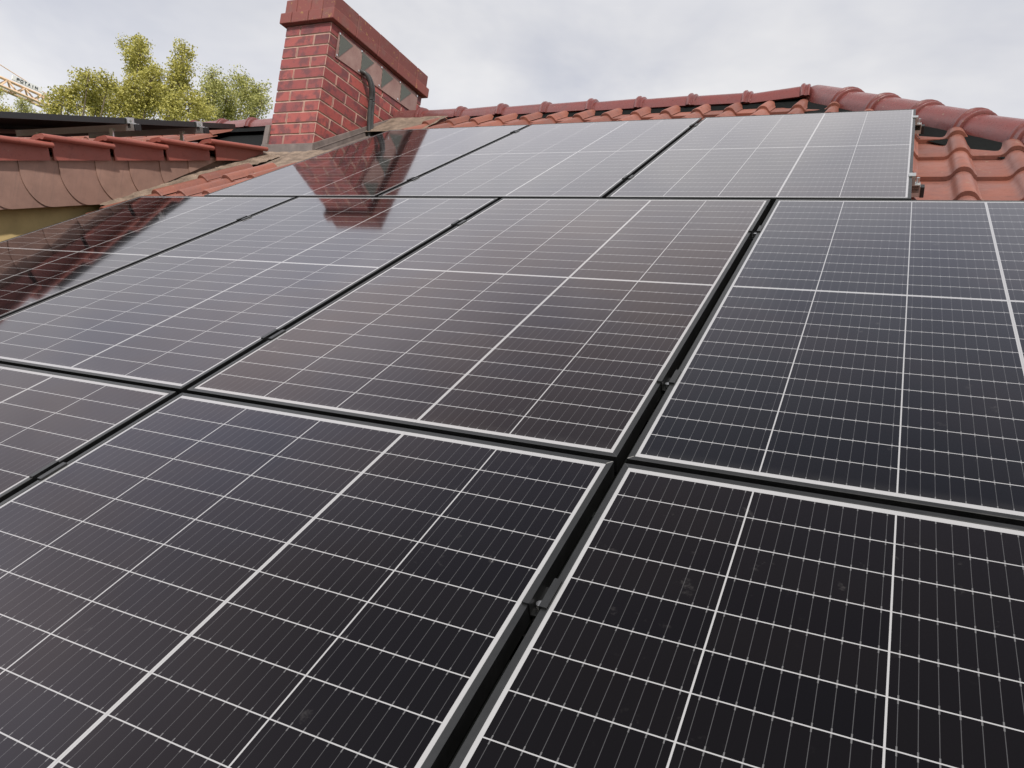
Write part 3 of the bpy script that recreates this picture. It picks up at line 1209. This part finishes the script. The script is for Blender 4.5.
def make_end_clamp(label, group):
    t = thing('end_clamp', label, 'clamp', I4, group)
    mb = MB()
    pr = [(-0.012, 0.001), (-0.012, 0.004), (0.012, 0.004), (0.012, -0.030), (0.030, -0.030), (0.030, -0.034), (0.002, -0.034), (0.002, 0.001)]
    mb.prism([(a, -0.025, b) for a, b in pr], (0, 0.05, 0))
    build('clamp_body', mb, M['alu'], t, local=True)
    mb = MB()
    mb.box((0.003, -0.02, -0.060), (0.028, 0.02, -0.0345))
    build('clamp_foot', mb, M['black'], t, local=True)
    mb = MB()
    mb.bar((0.021, 0, -0.030), (0.021, 0, -0.008), 0.006, 8)
    build('bolt', mb, M['steel'], t, local=True)
    return t


xe = OFFX + PX - 0.010
ends = [(RF @ T(xe, 2.125, 0), 'end clamp holding the right edge of the top right panel, lower one', 'end clamps at the top right panel'),
        (RF @ T(xe, 3.33, 0), 'end clamp holding the right edge of the top right panel, below the hip', 'end clamps at the top right panel'),
        (dpan @ T(-4.05, -0.856, 0.262), 'grey end clamp on the edge of the dormer panel, middle of the edge', 'end clamps at the dormer panel'),
        (dpan @ T(-4.05, -0.30, 0.262), 'grey end clamp on the dormer panel edge, nearest the chimney', 'end clamps at the dormer panel')]
ep = None
for mt, lab, grp in ends:
    if ep is None:
        ep = make_end_clamp(lab, grp)
        ep.location = mt.to_translation()
        ep.rotation_euler = mt.to_euler()
    else:
        copy_thing(ep, mt, lab, grp)
for s, lab in ((-0.856, 'black rail under the dormer panel, lower one'), (-0.30, 'black rail under the dormer panel, next to the chimney')):
    rail(-5.2, -3.99, s, dpan, lab, 'mounting rails on the dormer roof', 0.262 - FH)

# ------------------------------------------------------------------ twin conduit on the chimney
cond = thing('cable_conduit', 'twin grey corrugated cable conduit leaving the chimney vent and bending down to the roof', 'conduit', T(CX1 + 0.03, 3.52, 2.17))
for off in (-0.018, 0.018):
    ctl = [Vector((CX1 - 0.02, 3.405 + off, 2.62)), Vector((CX1 + 0.045, 3.43 + off, 2.60)), Vector((CX1 + 0.06, 3.49 + off, 2.53)),
           Vector((CX1 + 0.045, 3.535 + off, 2.45)), Vector((CX1 + 0.035, 3.56 + off, 2.34)), Vector((CX1 + 0.035, 3.585 + off, 2.22)), Vector((CX1 + 0.05, 3.60 + off, 2.12))]
    pts, rad = [], []
    for i in range(len(ctl) - 1):
        p0, p1, p2, p3 = ctl[max(i - 1, 0)], ctl[i], ctl[i + 1], ctl[min(i + 2, len(ctl) - 1)]
        for q in range(12):
            t = q / 12
            pts.append(0.5 * ((2 * p1) + (p2 - p0) * t + (2 * p0 - 5 * p1 + 4 * p2 - p3) * t * t + (3 * p1 - p0 - 3 * p2 + p3) * t ** 3))
    for i in range(len(pts)):
        rad.append(0.017 if i % 2 else 0.0145)
    mb = MB()
    mb.tube(pts, rad, 10)
    build('pipe', mb, M['conduit'], cond, smooth=True)

# ------------------------------------------------------------------ far things: trees and crane, placed by bearing, rise and distance
def leaf_material(name, lo, hi):
    m, t, p = material(name)
    r = island(t)
    t.put(p.inputs['Base Color'], t.ramp(r, [(0.0, lo), (0.6, hi), (1.0, tuple(min(1, c * 1.25) for c in hi))]))
    p.inputs['Roughness'].default_value = 0.55
    p.inputs['Subsurface Weight'].default_value = 0.0
    t2 = t.new('ShaderNodeBsdfTranslucent')
    t.put(t2.inputs[0], t.ramp(r, [(0.0, lo), (1.0, hi)]))
    mx = t.new('ShaderNodeMixShader')
    mx.inputs[0].default_value = 0.35
    out = [n for n in t.n if n.type == 'OUTPUT_MATERIAL'][0]
    t.l.new(p.outputs[0], mx.inputs[1])
    t.l.new(t2.outputs[0], mx.inputs[2])
    t.l.new(mx.outputs[0], out.inputs[0])
    return m


M['leaf_a'] = leaf_material('yellow_green_leaf', (0.27, 0.26, 0.06), (0.52, 0.48, 0.13))
M['leaf_b'] = leaf_material('green_leaf', (0.24, 0.26, 0.085), (0.45, 0.44, 0.15))


def bearing(az, el, dist):
    a, e = R(az), R(el)
    return Vector((cam_loc.x + dist * math.sin(a), cam_loc.y + dist * math.cos(a), cam_loc.z + dist * math.tan(e)))


def tree(az, dist, tops, seed, label, mat, dens=1.0, group='trees behind the roof'):
    """tops: (az, el, radius) of the leafy shoots of this tree"""
    rr = random.Random(seed)
    base = bearing(az, 0, dist)
    base.z = GZ
    t = thing('broadleaf_tree', label, 'tree', T(*base), group)
    mt, ml = MB(), MB()
    fork = base + Vector((0, 0, 4.5))
    mt.tube([base, base + Vector((0.1, 0.05, 2.2)), fork], [0.24, 0.19, 0.15], 9)
    for (a, e, r) in tops:
        c = bearing(a, e, dist + rr.uniform(-1.6, 1.6))
        mid = fork.lerp(c, 0.55) + Vector((rr.uniform(-.3, .3), rr.uniform(-.3, .3), -0.4))
        mt.tube([fork, mid, c, c + Vector((rr.uniform(-.1, .1), 0, r * 0.7))], [0.035, 0.025, 0.015, 0.006], 6)
        # clusters of leaves on twigs inside the shoot
        ncl = int(22 * dens * (r / 0.6) ** 2) + 5
        for _ in range(ncl):
            d = Vector((rr.gauss(0, 1), rr.gauss(0, 1), rr.gauss(0, 1))).normalized()
            q = c + Vector((d.x * r, d.y * r, d.z * r * 1.05)) * (rr.random() ** 0.45)
            mt.tube([c.lerp(q, 0.1), q], [0.010, 0.004], 4)
            cr = rr.uniform(0.12, 0.26)
            for _ in range(int(76 * dens)):
                p = q + Vector([max(-1.4, min(1.4, rr.gauss(0, 1))) * cr * .6 for _ in range(3)])
                ax = Vector((rr.gauss(0, 1), rr.gauss(0, 1), rr.gauss(0, 0.8) - 0.5)).normalized()
                sd = ax.cross(Vector((rr.gauss(0, 1), rr.gauss(0, 1), rr.gauss(0, 1)))).normalized()
                l, wd = rr.uniform(0.04, 0.075), rr.uniform(0.018, 0.032)
                ml.add([p, p + ax * l * .5 + sd * wd, p + ax * l, p + ax * l * .5 - sd * wd], [(0, 1, 2, 3)])
    build('trunk', mt, M['bark'], t, recalc=False, smooth=True)
    build('crown', ml, mat, t, recalc=False)
    return t


def px(x, y):
    """bearing (azimuth, elevation in degrees) of a spot in the photograph, used to read off the crowns' heights"""
    d = CAM_R.transposed() @ Vector(((x - 512) / 759.1157, (y - 384) / 759.1157, 1))
    d = RF.to_3x3() @ d
    return math.degrees(math.atan2(d.x, d.y)), math.degrees(math.atan2(d.z, math.hypot(d.x, d.y)))


def shoots(lst, dist):
    out = []
    for (x, y, r) in lst:
        a, e = px(x, y + 1)
        out.append((a, e, r * dist / 760 * 1.0))
    return out


DT = 24.0
tree(px(85, 110)[0], DT, shoots([(88, 78, 9), (86, 90, 12), (70, 92, 10), (62, 104, 11), (80, 108, 14), (100, 95, 12), (98, 110, 14), (56, 112, 8), (112, 103, 12), (108, 84, 9)], DT), 21,
     'yellow green leafy tree beside the crane jib, leftmost of the group', M['leaf_a'])
tree(px(140, 110)[0], DT + 2, shoots([(135, 46, 11), (140, 54, 12), (133, 60, 10), (142, 74, 13), (150, 84, 14), (134, 90, 14), (122, 95, 13), (146, 102, 16), (128, 110, 14), (158, 98, 14), (160, 76, 12), (168, 112, 13), (139, 116, 14)], DT + 2), 22,
     'tallest yellow green tree in the middle of the group, with a narrow top shoot', M['leaf_a'], 1.05)
tree(px(185, 110)[0], DT - 1, shoots([(185, 51, 8), (181, 60, 10), (178, 72, 11), (184, 86, 12), (172, 90, 12), (190, 102, 14), (176, 108, 14), (198, 112, 12), (205, 108, 12)], DT - 1), 23,
     'slender yellow green tree with a thin pointed top, left of the green tree', M['leaf_a'])
tree(px(225, 110)[0], DT + 3, shoots([(211, 75, 10), (214, 88, 13), (208, 98, 12), (226, 98, 12), (240, 82, 10), (244, 94, 13), (258, 90, 10), (262, 104, 10), (252, 108, 14), (232, 112, 14), (218, 112, 14)], DT + 3), 24,
     'greener bushy tree standing just left of the brick chimney', M['leaf_b'])
tree(px(22, 120)[0], DT + 14, shoots([(22, 104, 6), (25, 112, 7), (20, 118, 8), (36, 117, 5)], DT + 14), 25,
     'small distant tree top below the crane sign', M['leaf_b'], 0.8)
tree(px(2, 120)[0], DT + 12, shoots([(2, 108, 6), (6, 116, 7), (-6, 112, 8), (0, 92, 4)], DT + 12), 26,
     'tree top at the left picture edge under the crane jib', M['leaf_a'], 0.8)

# tower crane: horizontal lattice jib running away to the right, sign board on its side
crane = thing('tower_crane', 'orange tower crane jib with a white lettered sign board, far behind the trees', 'crane')
DC = 70.0
pa = bearing(*px(-40, 66), DC)
pb = bearing(*px(24, 93), DC)
pc_ = bearing(*px(49, 103.5), DC)
# a horizontal jib: same height at both ends, further away at the right
hz = pa.z
az_b, el_b = px(49, 103.5)
d_b = (hz - cam_loc.z) / math.tan(R(el_b))
az_a, el_a = px(-40, 64.5)
d_a = (hz - cam_loc.z) / math.tan(R(el_a))
ja, jb = bearing(az_a, el_a, d_a), bearing(az_b, el_b, d_b)
jd = (jb - ja)
jl = jd.length
jd.normalize()
js = jd.cross(Vector((0, 0, 1))).normalized()
ORG[crane.name] = Vector((ja.x, ja.y, GZ)) - jd * 14
crane.location = ORG[crane.name]
W2, HJ = 0.42, 0.72
mb = MB()
c_lo1, c_lo2, c_up = js * W2 - Vector((0, 0, HJ * .5)), js * -W2 - Vector((0, 0, HJ * .5)), Vector((0, 0, HJ * .5))
for c in (c_lo1, c_lo2, c_up):
    mb.bar(ja + c, jb + c, 0.11, 6)
nseg = int(jl / 1.3)
for i in range(nseg):
    p0 = ja + jd * (jl * i / nseg)
    p1 = ja + jd * (jl * (i + .5) / nseg)
    p2 = ja + jd * (jl * (i + 1) / nseg)
    for c in (c_lo1, c_lo2):
        mb.bar(p0 + c, p1 + c_up, 0.07, 5)
        mb.bar(p1 + c_up, p2 + c, 0.07, 5)
    mb.bar(p0 + c_lo1, p0 + c_lo2, 0.06, 5)
build('jib', mb, M['crane'], crane)
mb = MB()
mp0 = ja - jd * 14
for sx in (-.7, .7):
    for sy in (-.7, .7):
        mb.bar((mp0.x + sx, mp0.y + sy, GZ), (mp0.x + sx, mp0.y + sy, hz + 4), 0.12, 6)
k = GZ
while k < hz + 3:
    for (a, b) in (((-.7, -.7), (.7, -.7)), ((.7, -.7), (.7, .7)), ((.7, .7), (-.7, .7)), ((-.7, .7), (-.7, -.7))):
        mb.bar((mp0.x + a[0], mp0.y + a[1], k), (mp0.x + b[0], mp0.y + b[1], k + 1.5), 0.05, 5)
    k += 1.5
mb.bar(mp0 - Vector((0, 0, .3)), ja - Vector((0, 0, .3)), 0.3, 8)
mb.bar(mp0 + jd * -14, mp0, 0.3, 8)
mb.box((mp0.x - 1.2, mp0.y - 1.2, hz - 1.4), (mp0.x + 1.2, mp0.y + 1.2, hz - 0.4))
build('mast', mb, M['crane'], crane)
mb = MB()
mb.bar(mp0 + Vector((0, 0, hz + 4 - mp0.z)), ja + jd * (jl * 1.0) + Vector((0, 0, 0.6)), 0.035, 5)
build('tie_cable', mb, M['crane'], crane)
# sign board: lower and near corner read from the photograph
def on_jib(x, y):
    """distance along the jib of the bearing through a spot"""
    a, e = px(x, y)
    dv = Vector((math.sin(R(a)), math.cos(R(a))))
    # intersect bearing with the jib's plan line
    det = dv.x * -jd.y + dv.y * jd.x
    rx, ry = ja.x - cam_loc.x, ja.y - cam_loc.y
    tcam = (rx * -jd.y + ry * jd.x) / det
    pnt = Vector((cam_loc.x + dv.x * tcam, cam_loc.y + dv.y * tcam))
    s = (pnt - Vector((ja.x, ja.y))).dot(Vector((jd.x, jd.y)).normalized())
    return s, cam_loc.z + tcam * math.tan(R(e))


s0_, zt0 = on_jib(7, 77)
s1_, zt1 = on_jib(37, 88)
_, zb0 = on_jib(7, 81.5)
_, zb1 = on_jib(37, 92.5)
side = js if (ja - cam_loc).dot(js) < 0 else -js
q0 = Vector((ja.x, ja.y, 0)) + jd * s0_ + side * 0.75
q1 = Vector((ja.x, ja.y, 0)) + jd * s1_ + side * 0.75
zt, zb = (zt0 + zt1) / 2, (zb0 + zb1) / 2
mb = MB()
mb.prism([(q0.x, q0.y, zb), (q1.x, q1.y, zb), (q1.x, q1.y, zt), (q0.x, q0.y, zt)], tuple(-side * 0.12))
sign = build('sign_board', mb, M['signwhite'], crane)
# lettering as thin raised strokes
STROKES = {
    'P': [((0, 0), (0, 1)), ((0, 1), (.6, 1)), ((.6, 1), (.6, .5)), ((.6, .5), (0, .5))],
    'O': [((0, 0), (0, 1)), ((0, 1), (.6, 1)), ((.6, 1), (.6, 0)), ((.6, 0), (0, 0))],
    'T': [((0, 1), (.6, 1)), ((.3, 0), (.3, 1))],
    'A': [((0, 0), (.3, 1)), ((.3, 1), (.6, 0)), ((.12, .4), (.48, .4))],
    'I': [((.3, 0), (.3, 1))],
    'N': [((0, 0), (0, 1)), ((0, 1), (.6, 0)), ((.6, 0), (.6, 1))],
}
mb = MB()
bw, bh = (q1 - q0).length, zt - zb
bd = (q1 - q0).normalized()
word = 'POTAIN'
lw = bw * 0.74 / len(word)
lh = bh * 0.55
for i, ch in enumerate(word):
    ox = bw * 0.14 + i * lw
    for (a, b) in STROKES[ch]:
        P0 = Vector((q0.x, q0.y, zb + bh * .22)) + bd * (ox + a[0] * lw) + Vector((0, 0, a[1] * lh)) + side * 0.02
        P1 = Vector((q0.x, q0.y, zb + bh * .22)) + bd * (ox + b[0] * lw) + Vector((0, 0, b[1] * lh)) + side * 0.02
        mb.bar(P0, P1, bh * 0.07, 5)
build('lettering', mb, M['letter'], sign)
